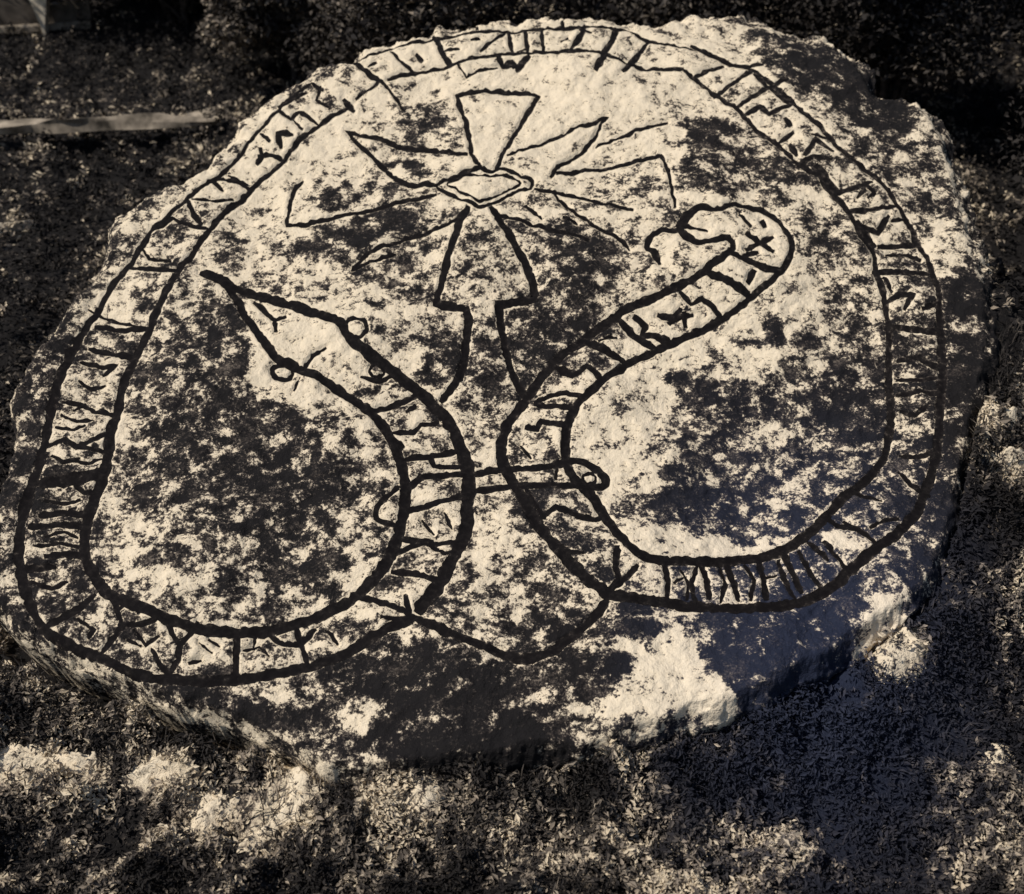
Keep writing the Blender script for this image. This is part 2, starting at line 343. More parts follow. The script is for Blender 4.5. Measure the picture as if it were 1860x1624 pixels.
CROSS = [
 ('arm', [[(873,310),(860,293),(853,263),(847,230),(837,200),(830,173),(867,170),(903,167),(940,170),(980,175),(963,200),(947,227),(930,257),(913,287),(900,312)]], 7.5),
 ('arm', [[(1010,318),(1053,310),(1103,303),(1153,293),(1200,287),(1210,310),(1217,333),(1220,360),(1227,384)], [(970,347),(1007,353),(1037,357),(1070,363),(1100,373),(1150,385)]], 6),
 ('arm', [[(853,383),(837,407),(827,437),(817,467),(807,500),(797,530),(791,550),(820,555),(847,560),(850,580),(847,613),(843,650),(833,680),(817,700),(798,720)],
          [(890,383),(903,403),(920,430),(937,457),(953,483),(967,513),(973,538),(940,545),(905,550),(909,580),(915,613),(923,647),(933,673),(947,697),(957,710)]], 12),
 ('arm', [[(547,317),(533,333),(527,357),(520,383),(520,403),(560,403),(590,397),(620,390),(670,380),(713,370),(753,363),(793,357)]], 7),
 ('ray', [[(920,287),(953,277),(987,263),(1020,250),(1053,233),(1080,227),(1103,217),(1093,227),(1077,253),(1057,277),(1033,293),(1017,303),(1000,325)]], 5),
 ('ray', [Q_((1030,540),(1160,500),(1300,450),(1380,410),(1500,380),(1640,355))], 5),
 ('ray', [Q_((745,1170),(800,1178),(880,1215))], 6), ('ray', [Q_((430,1055),(500,1120),(570,1185))], 5),
 ('ray', [[(1007,357),(1030,380),(1057,400),(1087,420),(1107,427),(1130,443),(1143,457)], [(903,400),(937,405),(967,417),(1003,423),(1037,430),(1070,440)]], 6),
 ('ray', [[(850,397),(820,413),(780,427),(737,435),(693,448),(665,465),(640,490),(670,477),(720,463)]], 6),
 ('ray', [[(850,283),(820,280),(787,273),(753,267),(720,260),(687,247),(653,240),(627,231),(650,257),(677,280),(700,303),(723,323),(743,337),(770,335),(793,340)]], 7.5),
 ('ring', [[(793,340),(820,330),(847,317),(873,312),(890,316),(913,310),(940,323),(967,333),(963,347),(937,353),(913,367),(893,377),(873,385),(853,377),(833,367),(813,357),(793,340)]], 6),
 ('ring', [[(812,338),(830,332),(852,322),(880,325),(905,322),(930,327),(945,338),(930,347),(905,360),(875,374),(848,362),(826,348),(812,338)]], 4),
]
LEFT_RUNES = [
 (N_((510,640),(600,590),(700,545)),6),(N_((505,695),(590,752),(660,688),(720,720),(800,778)),6),(N_((335,865),(410,935)),6),(N_((500,965),(475,870),(580,885)),8),(N_((300,1110),(345,1050),(330,990)),9),(N_((340,1052),(430,1050),(510,1085)),6),(N_((0,1240),(130,1250),(215,1295)),5),(N_((1040,600),(1120,690)),9),(N_((770,460),(860,520)),6),
 (A((1240,930),(1340,970)),4),(A((1150,960),(1200,1010)),7),(A((1060,1070),(1150,1075),(1240,1060)),4),(A((1020,1090),(1050,1150),(1080,1190)),8),
 (A((860,1200),(930,1160),(1010,1200),(1120,1225)),5),(A((700,1420),(760,1430),(850,1440),(950,1450)),7),(A((800,1250),(760,1320),(800,1380),(900,1390)),5),
 (A((1740,480),(1720,540),(1780,570)),5),(A((1640,690),(1590,640)),4),
 (D((520,130),(640,145),(790,140)),8),(D((480,40),(600,90),(700,120)),5),(D((480,250),(600,280),(720,292)),8),(D((440,330),(540,350),(620,340),(560,390)),6),(D((340,540),(420,545),(500,590),(600,605)),7),(D((380,580),(440,540)),5),
 (D((230,785),(330,750),(400,790),(480,760),(575,715)),8),(D((400,790),(480,800),(560,822)),6),(D((280,850),(340,880),(400,860)),6),(D((200,990),(320,980),(450,960),(550,935)),15),(D((400,1000),(440,1040),(500,1040)),6),
 (D((210,1160),(330,1145),(460,1155)),9),(D((150,1225),(280,1212),(430,1218)),9),(D((180,1330),(300,1310),(400,1330)),5),(D((240,1385),(330,1372),(430,1375)),9),(D((100,1450),(180,1455),(260,1440)),8),
 (D((150,1530),(260,1560),(330,1530)),6),(D((430,440),(480,470),(540,455)),5),(D((330,620),(400,650),(470,640)),5),(D((300,680),(390,700),(430,680)),5),(D((240,1080),(330,1095),(400,1080)),5),(D((240,1270),(330,1250),(380,1270)),5),(D((400,870),(470,880),(520,860)),5),(H((420,120),(500,170),(470,200)),6),(H((740,200),(780,260),(840,220)),5),(H((1020,360),(1080,340)),6),(H((1380,210),(1370,260)),5),(H((1130,230),(1180,260)),5),(H((1780,180),(1830,250)),6),
 (H((250,145),(330,100),(420,50),(490,-10)),10),(H((540,290),(600,220),(660,155),(640,110),(620,50),(590,-20)),8),(H((650,150),(750,152),(830,130)),7),(H((650,60),(700,30),(740,80)),6),
 (H((905,130),(930,200),(970,260),(1030,200),(1060,150)),8),(H((970,260),(960,340),(900,420),(850,350),(820,290)),8),(H((1282,190),(1275,320),(1272,440)),9),(H((1330,280),(1400,260),(1440,300)),5),
 (H((1470,210),(1540,252),(1630,250),(1700,180)),8),(H((1600,160),(1630,250),(1660,340)),8),(H((680,230),(750,260)),5),(H((1080,250),(1140,300)),5),
 (I_((60,-10),(200,30),(330,80),(400,130)),9),(I_((230,120),(320,130),(400,130)),7),(I_((350,20),(380,130)),9),
 (E((290,1490),(400,1500),(540,1550)),9),(E((270,1390),(380,1350),(450,1330),(620,1330)),8),(E((330,1310),(480,1320)),8),(E((480,1340),(560,1390),(620,1380)),6),
 (E((350,1155),(450,1120),(560,1090),(665,1055)),9),(E((360,1020),(440,960),(540,940),(660,930)),9),(E((340,855),(480,835),(610,805)),9),(E((480,840),(500,885),(640,885)),7),
 (E((290,705),(390,700),(430,660),(510,650)),7),(E((350,590),(400,560)),7),(E((140,602),(250,570),(330,540),(400,510)),9),(circ(683,668,13,10),5),(E((120,420),(200,440),(280,400),(330,430)),6),(E((250,720),(330,790)),9),
 (E((440,1200),(500,1280)),5),(E((560,1160),(600,1240)),5),
 (D((1390,10),(1440,60),(1490,110),(1500,165)),7),(D((1490,120),(1550,95)),5),(D((1650,380),(1700,310),(1760,280)),5),(D((1630,430),(1600,500)),3.5),
]
TOP_RUNES = [
 (B((280,290),(340,350),(390,390)),5),(B((510,210),(550,290),(590,350)),7),(B((550,280),(640,285)),4),(B((410,300),(440,330)),9),(B((770,280),(830,230),(880,200)),4),(B((710,240),(750,230)),5),
 (B((910,190),(930,290)),7),(B((1000,190),(1015,290)),7),(B((1090,185),(1100,295)),6),(B((960,290),(1010,280)),4),(B((1320,170),(1290,240),(1250,290)),7),(B((1200,240),(1230,230)),4),
 (B((1495,180),(1460,260),(1420,340),(1390,400)),10),(B((1660,240),(1600,330),(1540,400)),7),(B((860,320),(880,370),(930,350),(960,380),(1010,330)),9),(B((150,370),(190,350)),4),(B((640,370),(680,430),(740,400),(830,380)),3.5),
 (B((1300,180),(1360,190)),4),(B((700,60),(740,170)),5),(B((1200,120),(1210,180)),6),
]
RIGHT_RUNES = [
 (C_((60,250),(180,300),(260,345),(350,360),(420,350)),6),(F_((1040,1240),(1110,1200),(1170,1190)),6),(F_((950,1040),(1080,1080)),5),(F_((780,1170),(850,1230),(950,1250)),7),
 (F_((700,1330),(780,1420)),7),(F_((560,1380),(600,1500),(640,1600)),8),
 (F_((110,1440),(130,1530),(140,1640)),9),(F_((250,1430),(275,1530),(300,1650)),9),(F_((430,1420),(445,1520),(450,1640)),9),(F_((0,1500),(30,1560),(20,1640)),5),
 (E((1500,1380),(1490,1480),(1510,1560),(1440,1640)),9),(E((1600,1480),(1550,1540),(1510,1580)),8),(E((1760,1450),(1780,1560),(1770,1650)),8),
 (E((1100,1180),(1170,1130),(1240,1150),(1320,1190),(1400,1190)),9),(E((1150,1340),(1250,1400),(1300,1400)),7),(E((1000,1010),(1040,1080),(1100,1180)),6),
 (E((980,770),(1030,840)),5),([(1312,1030),(1318,1060),(1308,1095)],6),([(1358,1022),(1372,1050),(1362,1090)],6),([(1418,1015),(1425,1050),(1440,1085)],7),([(1455,1000),(1470,1040),(1490,1070)],7),([(1395,1045),(1412,1040)],6),([(1500,985),(1520,1010),(1535,1035)],7),([(1540,945),(1570,965),(1590,990)],6),([(1265,1030),(1255,1060),(1262,1095)],7),([(1225,1060),(1240,1050)],5),
 (M_((870,700),(960,720)),5),(M_((1180,1120),(1230,1060)),6),(M_((1420,1250),(1500,1230)),6),
 (K_((1360,340),(1450,372),(1600,430),(1690,430)),9),(K_((1440,350),(1540,318)),7),(K_((1480,200),(1630,300)),8),(K_((1630,215),(1480,295)),8),(K_((1570,95),(1590,135)),11),(K_((1420,70),(1495,135)),6),
 (K_((1220,470),(1340,520),(1490,595)),9),(K_((1515,445),(1470,525)),10),(K_((1040,580),(1100,640),(1170,610),(1240,650),(1305,715)),7),
 (K_((895,700),(1000,722),(1090,705)),8),(K_((1030,665),(955,755)),10),(K_((1050,690),(1065,765)),8),(K_((1050,110),(990,140),(1180,175)),5),
 (K_((620,735),(720,822),(860,905)),9),(K_((730,715),(795,755),(770,815),(860,830),(960,865)),9),(K_((425,875),(540,930),(650,990)),11),(K_((480,855),(595,830)),4),
 (K_((200,1040),(300,1092),(345,1070),(395,1035),(450,1070),(485,1125)),9),(K_((60,1250),(160,1220),(260,1208),(360,1235)),7),(K_((60,1278),(180,1292),(300,1312)),8),
 (K_((0,1430),(60,1442),(90,1388),(150,1400),(250,1432)),8),
 (E((1180,880),(1170,960)),5),
 (M_((90,310),(260,228)),5),(M_((230,430),(345,345),(465,262)),6),(M_((380,500),(540,402),(690,325)),7),(M_((495,300),(560,370),(620,420),(700,485)),6),(M_((430,560),(520,510),(585,562),(715,500)),8),
 (M_((690,595),(725,645)),9),(M_((640,755),(740,695)),6),(M_((720,770),(765,845)),9),(M_((830,830),(895,735),(995,795)),8),(M_((790,905),(880,850),(980,868)),6),(M_((905,925),(965,1010),(1035,1075)),12),
 (M_((1060,1080),(1150,1052),(1260,1015)),8),(M_((1245,1040),(1300,1085),(1250,1120)),7),(M_((1130,1212),(1270,1192),(1420,1165)),8),(M_((1200,1300),(1330,1330),(1385,1240)),9),(M_((1185,1290),(1290,1415)),12),
 (M_((1350,1425),(1570,1400)),9),(M_((1400,1480),(1520,1468),(1600,1500)),7),
 (T_((440,150),(710,145)),9),(T_((520,290),(570,262),(635,272),(600,325)),9),(T_((690,345),(755,318)),8),(T_((510,430),(640,438),(770,452)),9),(T_((480,180),(525,245)),7),
 (T_((580,590),(680,578),(775,630)),10),(T_((580,690),(680,700),(780,690)),7),(T_((580,770),(690,760),(780,775)),8),(T_((600,860),(660,880),(710,845)),8),(T_((600,1085),(680,1100),(750,1080)),7),(T_((590,1180),(640,1240),(730,1290)),8),
]
def resamp(pts, step=5.0, straight=False):
    p = np.array(pts, float)
    if straight:
        o = []
        for a, b in zip(p[:-1], p[1:]):
            n = max(2, int(np.hypot(*(b - a)) / step)); t = (np.arange(n) / n)[:, None]; o.append(a * (1 - t) + b * t)
        return np.vstack(o + [p[-1:]])
    # Catmull-Rom through the traced points
    if len(p) > 2:
        closed = np.hypot(*(p[0] - p[-1])) < 1
        q = np.vstack([p[-2] if closed else 2 * p[0] - p[1], p, p[1] if closed else 2 * p[-1] - p[-2]])
        o = []
        for i in range(1, len(q) - 2):
            a, b, c, d = q[i - 1:i + 3]
            n = max(2, int(np.hypot(*(c - b)) / step))
            t = (np.arange(n) / n)[:, None]
            o.append(b + 0.25 * 1.6 * t * (c - a) * 0 + 0.5 * ((c - a) * t + (2 * a - 5 * b + 4 * c - d) * t ** 2 + (3 * b - 3 * c + d - a) * t ** 3))
        o.append(p[-1:]); return np.vstack(o)
    n = max(3, int(np.hypot(*(p[1] - p[0])) / step)); t = np.linspace(0, 1, n)[:, None]
    return p[0] * (1 - t) + p[1] * t
def widths(c, wd, s, taper=True):
    n = len(c)
    if isinstance(wd, tuple):        # lines are thinner far up the stone, wider near its foot
        k = sstep(150, 950, c[:, 1]); base = wd[0] + (wd[1] - wd[0]) * k
    else: base = np.full(n, float(wd))
    ar = np.concatenate([[0], np.cumsum(np.hypot(*np.diff(c, axis=0).T))])
    base = base * (1 - .15 * sstep(1420, 1620, c[:, 0]) * sstep(1000, 800, c[:, 1]))
    base = base * (0.74 + 0.62 * fbm(ar / 16, np.full(n, s * 3.7), 5, 3))
    if taper:
        base *= 0.62 + 0.38 * sstep(0, 12, ar) * sstep(0, 12, ar[-1] - ar)
    return base
ALL = []   # (group key, part name, list of (centre line, widths))
sid = 0
def reg(key, name, lst, sc=1.0):
    global sid
    r = []
    for pts, wd in lst:
        sid += 1; pts = [tuple(p) for p in pts]
        if name == 'rune' and pts[0] != pts[-1]:       # strokes run into the band lines
            p = np.array(pts, float); L_ = np.hypot(*np.diff(p, axis=0).T).sum(); k = 7 if L_ > 38 else 2
            a, b = p[0] - p[1], p[-1] - p[-2]
            pts = [tuple(p[0] + a / (np.hypot(*a) + 1e-6) * k)] + pts[1:-1] + [tuple(p[-1] + b / (np.hypot(*b) + 1e-6) * k)]
        c = resamp(pts, straight=(name in ('arm', 'ray') or name == 'rune' and len(pts) < 9))
        jit = (np.stack([fbm(c[:, 0] / 14, c[:, 1] / 14, 21 + sid % 5, 2), fbm(c[:, 0] / 14, c[:, 1] / 14, 61 + sid % 5, 2)], -1) - .5) * (2.2 if name == 'rune' else 3.6)
        c = c + jit; r.append((c, widths(c, wd, sid) * sc))
    ALL.append((key, name, r))
reg('left', 'serpent_outline', LEFT_SERPENT, 1.15)
reg('right', 'serpent_outline', RIGHT_SERPENT, 1.15)
reg('top', 'band_outline', TOP_BAND, 1.1)
for nm, pl, wd in CROSS: reg('cross', nm, [(p, wd) for p in pl], 1.1)
for r in LEFT_RUNES: reg('left_rune', 'rune', [r], 1.25)
for r in RIGHT_RUNES: reg('right_rune', 'rune', [r], 1.25)
for r in TOP_RUNES: reg('top_rune', 'rune', [r], 1.25)

# ---------------------------------------------------------------- the stone
OUT = [(632,100),(650,72),(720,56),(800,42),(880,32),(960,25),(1080,20),(1200,18),(1290,0),(1390,5),(1440,30),(1520,40),(1570,90),(1600,140),(1690,175),(1735,215),(1760,290),(1790,380),(1812,470),(1830,560),(1842,620),(1822,690),(1795,770),(1778,860),(1762,950),(1725,1035),(1670,1105),(1590,1170),(1480,1235),(1345,1308),(1200,1345),(1060,1378),(900,1392),(760,1402),(640,1412),(590,1402),(500,1350),(410,1304),(300,1268),(200,1232),(120,1196),(30,1150),(-40,1095),(-60,1030),(-50,960),(-25,880),(0,800),(5,710),(40,640),(78,585),(112,530),(140,492),(172,450),(180,378),(250,332),(318,310),(372,274),(412,230),(458,180),(505,145),(575,108)]
ST = 2.0
gx = np.arange(-60, 1940, ST); gy = np.arange(-30, 1440, ST)
PX, PY = np.meshgrid(gx, gy)
sdf = poly_sd(PX, PY, OUT)
sdf = sdf + (fbm(PX / 50, PY / 50, 31, 5, .6) - .5) * (20 + 16 * sstep(600, 1200, PX))
PT = on_face(PX, PY)
U = PT[..., 0]; V = (PT - P0) @ VDIR
hgt = (fbm(U * 1.3, V * 1.3, 1, 3) - .5) * 0.16 + (fbm(U * 6, V * 6, 11, 5, .55) - .5) * 0.035 + (fbm(U * 28, V * 28, 15, 3) - .5) * 0.012
groove = np.zeros(PX.shape)
for key, nm, lst in ALL:
    for c, wd in lst:
        for i in range(len(c) - 1):
            (x1, y1), (x2, y2) = c[i], c[i + 1]; r = max(wd[i], wd[i + 1]) * 0.5 + 5
            i0 = max(0, int((min(x1, x2) - r - gx[0]) / ST)); i1 = min(len(gx), int((max(x1, x2) + r - gx[0]) / ST) + 2)
            j0 = max(0, int((min(y1, y2) - r - gy[0]) / ST)); j1 = min(len(gy), int((max(y1, y2) + r - gy[0]) / ST) + 2)
            if i1 <= i0 or j1 <= j0: continue
            X = PX[j0:j1, i0:i1]; Y = PY[j0:j1, i0:i1]; ex, ey = x2 - x1, y2 - y1
            t = np.clip(((X - x1) * ex + (Y - y1) * ey) / (ex * ex + ey * ey + 1e-9), 0, 1)
            d = np.hypot(X - x1 - t * ex, Y - y1 - t * ey) / (wd[i] * .5 + 3.5)
            groove[j0:j1, i0:i1] = np.maximum(groove[j0:j1, i0:i1], 1 - np.clip(d, 0, 1) ** 2)
hgt = hgt + (fbm(U * 11, V * 11, 19, 4, .6) - .5) * .10 * sstep(45, 0, sdf)
edge = -0.06 * (1 - sstep(-4, 24 + 18 * sstep(700, 1300, PX), sdf)) - 0.9 * np.clip(-sdf / 16, 0, 1)
hc = hgt + edge - 0.006 * sstep(0, 1, groove)
POS = PT + NRM * hc[..., None]
# the side of the block falls straight down
keep = sdf > -16
idx = -np.ones(PX.shape, int); idx[keep] = np.arange(keep.sum())
q = keep[:-1, :-1] & keep[1:, :-1] & keep[:-1, 1:] & keep[1:, 1:]
Fq = np.stack([idx[1:, :-1][q], idx[1:, 1:][q], idx[:-1, 1:][q], idx[:-1, :-1][q]], -1)
cov = cover_at(PX, PY)
cov = cov - .10 * sstep(1420, 1640, PX) * sstep(1050, 900, PY) + .07 * sstep(420, 300, PY) * sstep(1300, 1150, PX) - 0.03 - 0.14 * sstep(1690, 1760, PX) * sstep(520, 640, PY) - 0.10 * sstep(1080, 1220, PY) * (cov < .8)
cov = np.clip(cov + 0.14 * sstep(0.0, 0.4, groove), -.2, 1.2)
rim = sstep(26, 6, sdf) * sstep(-12, -2, sdf) * (PY > 1100) * (PX < 660)
cov = np.where(rim > 0, cov * (1 - .8 * rim) + .62 * .8 * rim, cov)
root = tag(empty('runestone', tuple(on_face(np.array(900.), np.array(1390.)) - np.array([0, 0, .1]))),
           'large leaning boulder with carved serpent bands, runes and a rayed cross painted black', 'runestone')
bpy.context.view_layer.update()
def child(name, V_, F_2, mat, parent, attrs=None):
    """build at world position, then hang it under its parent"""
    o = mesh(name, np.asarray(V_).reshape(-1, 3) - np.array(wloc(parent)), F_2, mat, parent, True, attrs)
    return o
WL = {}
def wloc(o): return WL.get(o.name, tuple(o.location))
rock = child('rock', POS[keep], Fq, M_ROCK, root, {'cover': cov[keep], 'glare': glare_at(PX, PY)[keep]})
WL[rock.name] = wloc(root)
def samp(arr, x, y):
    fx = np.clip((x - gx[0]) / ST, 0, len(gx) - 1.01); fy = np.clip((y - gy[0]) / ST, 0, len(gy) - 1.01)
    ix = fx.astype(int); iy = fy.astype(int); fx = fx - ix; fy = fy - iy
    return (arr[iy, ix] * (1 - fx) + arr[iy, ix + 1] * fx) * (1 - fy) + (arr[iy + 1, ix] * (1 - fx) + arr[iy + 1, ix + 1] * fx) * fy
def ribbon(lst):
    VV, FF, n0, WR = [], [], 0, []
    ks = np.linspace(-1, 1, 7)
    for c, wd in lst:
        t = np.gradient(c, axis=0); t /= np.hypot(t[:, 0], t[:, 1])[:, None] + 1e-9
        nr = np.stack([-t[:, 1], t[:, 0]], -1)
        e1 = (fbm(c[:, 0] / 6, c[:, 1] / 6, 71, 2) - .5) * 5; e2 = (fbm(c[:, 0] / 6, c[:, 1] / 6, 83, 2) - .5) * 5
        for k in ks:
            h = wd * .5 * k + (e1 if k > 0 else e2) * abs(k)
            P = c + nr * h[:, None]
            WR.append(-.03 + .055 * sstep(1250, 1500, c[:, 0]) * sstep(900, 700, c[:, 1]) + .05 * sstep(420, 150, c[:, 1]) + .10 * abs(k) ** 2)
            z = samp(hc, P[:, 0], P[:, 1]) + 0.0026 * (1 - 0.55 * abs(k))
            VV.append(on_face(P[:, 0], P[:, 1]) + NRM * z[:, None])
        m = len(c)
        for a in range(6):
            i = np.arange(m - 1); FF.append(np.stack([n0 + a * m + i, n0 + a * m + i + 1, n0 + (a + 1) * m + i + 1, n0 + (a + 1) * m + i], -1))
        n0 += 7 * m
    F = np.vstack(FF); V_ = np.vstack(VV)
    # face up
    a, b, c2 = V_[F[:, 0]], V_[F[:, 1]], V_[F[:, 2]]
    if (np.cross(b - a, c2 - a) @ NRM).mean() < 0: F = F[:, ::-1]
    return V_, F, {'wear': np.concatenate(WR)}
par = {}
cr = None
for key, nm, lst in ALL:
    V_, F, wr = ribbon(lst)
    if key in ('left', 'right', 'top'):
        o = child(nm, V_, F, M_PAINT, root, wr); WL[o.name] = wloc(root); par[key] = o
        o['label'] = {'left': 'left serpent band that curls into an inner pointed head', 'right': 'right serpent band ending in a round looped head', 'top': 'narrow rune band across the top of the stone'}[key]
    elif key == 'cross':
        if cr is None:
            cr = empty('cross'); cr.parent = root; WL[cr.name] = wloc(root); cr['label'] = 'equal-armed cross with pointed rays between its arms'
        child(nm, V_, F, M_PAINT, cr, wr)
    else:
        child(nm, V_, F, M_PAINT, par[key.split('_')[0]], wr)

# ---------------------------------------------------------------- ground and bank
OUTW = [tuple(p[:2]) for p in on_face(np.array([o_[0] for o_ in OUT], float), np.array([o_[1] for o_ in OUT], float))]
def ground_z(x, y):
    x = np.asarray(x, float); y = np.asarray(y, float); z = ground_base(x, y)
    shp = x.shape; xf = x.ravel(); yf = y.ravel(); m = (np.abs(xf) < 2.7) & (yf > 1.2) & (yf < 5.2)
    if m.any():
        d = poly_sd(xf[m], yf[m], OUTW)
        pl = P0[2] + (yf[m] - P0[1]) * math.tan(INC)
        side = np.maximum(sstep(.75, 1.15, xf[m]) * sstep(4.2, 3.5, yf[m]), sstep(2.75, 2.35, yf[m]))
        k = sstep(-.62, -.02, d) * side
        zf = z.ravel().copy(); low = pl - .06 - .12 * sstep(-.3, -.8, xf[m]) - .13 * sstep(0, .12, d) + (fbm(xf[m] * 7, yf[m] * 7, 77, 4) - .5) * .06
        zf[m] = np.where(d > .12, np.minimum(zf[m], pl - .2), zf[m] * (1 - k) + np.maximum(low, zf[m]) * k)
        z = zf.reshape(shp)
    return z
def ground_base(x, y):
    z = -0.30 + 0.20 * np.maximum(y - 2.2, 0) + 0.50 * np.maximum(y - 7.0, 0) * sstep(7, 9, y)
    z = z + (fbm(x * .9 + 5, y * .9, 41, 4) - .5) * 0.22 + (fbm(x * 5, y * 5, 47, 4) - .5) * 0.07
    return z - 0.02
gxs = np.concatenate([np.linspace(-14, -3.2, 60)[:-1], np.linspace(-3.2, 3.2, 520), np.linspace(3.2, 14, 60)[1:]])
gys = np.concatenate([np.linspace(-3, .9, 30)[:-1], np.linspace(.9, 5.5, 420), np.linspace(5.5, 22, 140)[1:]])
GX, GY = np.meshgrid(gxs, gys); GZ = ground_z(GX, GY)
GP = np.stack([GX, GY, GZ], -1)
ax, ay = project(GP)
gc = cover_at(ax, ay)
gc = np.where(GY > 3.2, np.minimum(gc, 0.30), gc) - .3 * glare_at(ax, ay)
def gridfaces(ny, nx):
    i = np.arange(ny * nx).reshape(ny, nx)
    return np.stack([i[:-1, :-1], i[:-1, 1:], i[1:, 1:], i[1:, :-1]], -1).reshape(-1, 4)
g = mesh('ground', GP, gridfaces(*GX.shape), M_SOIL, None, True, {'cover': gc * .95, 'glare': glare_at(ax, ay)})
tag(g, 'dark mossy ground with pale bare patches round the stone', kind='structure')

# leaf-sized faces of low ground cover
def leaves(P, size, cover, up=0.5, elong=1.25, seed=1):
    r = np.random.default_rng(seed); n = len(P)
    d = r.normal(size=(n, 3)); d[:, 2] = np.abs(d[:, 2]) * 1 + up; d /= np.linalg.norm(d, axis=1)[:, None]
    t = np.cross(d, r.normal(size=(n, 3))); t /= np.linalg.norm(t, axis=1)[:, None]; b = np.cross(d, t)
    s = size * np.exp(r.normal(0, .28, n))[:, None]
    L = t * s * elong; Wd = b * s * .55; bend = d * s * .35
    V_ = np.stack([P - L, P - Wd + bend, P + L, P + Wd + bend], 1)
    px, py = project(P)
    return V_.reshape(-1, 3), np.arange(4 * n).reshape(n, 4), np.stack([np.repeat(cover, 4), np.repeat(glare_at(px, py), 4)])
def scatter(n, x0, x1, y0, y1, seed):
    r = np.random.default_rng(seed); return r.uniform(x0, x1, n), r.uniform(y0, y1, n)
def cover_patch(n, x0, x1, y0, y1, size, seed, hi, cap=1.0, lift=0.0):
    x, y = scatter(n, x0, x1, y0, y1, seed)
    clump = fbm(x * 9, y * 9, 91, 3)
    z = ground_z(x, y) + np.maximum(clump - .42, 0) * hi + lift
    P = np.stack([x, y, z], -1); px, py = project(P)
    r = np.random.default_rng(seed + 5)
    P[:, 2] += r.uniform(-.012, .02, n)
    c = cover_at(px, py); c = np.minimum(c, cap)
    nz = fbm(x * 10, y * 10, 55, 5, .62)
    v = .5 + (c - .5) * 1.3 + (nz - .5) * 2.6 + (fbm(x * 55, y * 55, 58, 2) - .5) * 1.2 + r.normal(0, .08, n) + .07 - .47 * glare_at(px, py)
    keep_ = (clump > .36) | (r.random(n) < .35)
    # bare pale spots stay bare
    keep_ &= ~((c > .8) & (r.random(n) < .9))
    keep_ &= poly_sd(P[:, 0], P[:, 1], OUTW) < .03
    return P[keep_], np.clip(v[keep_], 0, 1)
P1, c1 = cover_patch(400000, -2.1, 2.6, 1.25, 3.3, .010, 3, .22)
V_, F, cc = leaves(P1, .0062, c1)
tag(mesh('low_ground_cover', V_, F, M_LEAF, None, False, {'cover': cc[0], 'glare': cc[1]}), 'small-leaved ground cover and moss in front of the stone', 'ground cover', kind='stuff')
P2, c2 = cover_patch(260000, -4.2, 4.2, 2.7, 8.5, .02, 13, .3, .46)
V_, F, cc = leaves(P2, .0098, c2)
tag(mesh('bank_undergrowth', V_, F, M_LEAF, None, False, {'cover': cc[0], 'glare': cc[1]}), 'dark undergrowth on the bank beside and behind the stone', 'undergrowth', kind='stuff')

# ---------------------------------------------------------------- bushes on the bank
def bush(x, y, rx, ry, h, n, label, tone, seed, size=.0135):
    r = np.random.default_rng(seed); z0 = float(ground_z(np.array([x]), np.array([y]))[0])
    b = tag(empty('bush', (x, y, z0)), label, 'bush', 'bushes on the bank behind the stone')
    k = 26; cs = r.normal(size=(k, 3)); cs /= np.linalg.norm(cs, axis=1)[:, None]; cs *= r.uniform(.35, .85, k)[:, None]
    which = r.integers(0, k, n)
    p = r.normal(size=(n, 3)); p /= np.linalg.norm(p, axis=1)[:, None]
    P = cs[which] + p * r.uniform(.18, .42, n)[:, None] * r.uniform(.6, 1, k)[which][:, None]
    P = P * np.array([rx, ry, h * .55]) + np.array([x, y, z0 + h * .55]); P[:, 2] = np.maximum(P[:, 2], z0 - .02)
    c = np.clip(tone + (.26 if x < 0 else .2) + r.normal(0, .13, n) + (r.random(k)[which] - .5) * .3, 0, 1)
    V_, F, cc = leaves(P, size, c, seed=seed)
    child('foliage', V_, F, M_LEAF, b, {'cover': cc[0], 'glare': cc[1]})
    VV, FF = [], []; m = 0
    for j in range(7):
        a = np.array([x + r.uniform(-.06, .06), y + r.uniform(-.06, .06), z0 - .05]); e = cs[j] * np.array([rx, ry, h * .55]) + np.array([x, y, z0 + h * .55])
        for s in range(7):
            t = s / 6; p0 = a * (1 - t) + e * t + np.array([0, 0, .12 * math.sin(t * 3.1)]) * h; rad = .022 * (1 - .8 * t)
            for q_ in range(6):
                an = q_ * math.pi / 3; VV.append(p0 + np.array([math.cos(an), math.sin(an), 0]) * rad)
                if s < 6: FF.append([m + s * 6 + q_, m + s * 6 + (q_ + 1) % 6, m + s * 6 + 6 + (q_ + 1) % 6, m + s * 6 + 6 + q_])
        m += 42
    child('stem', np.array(VV), FF, M_BARK, b)
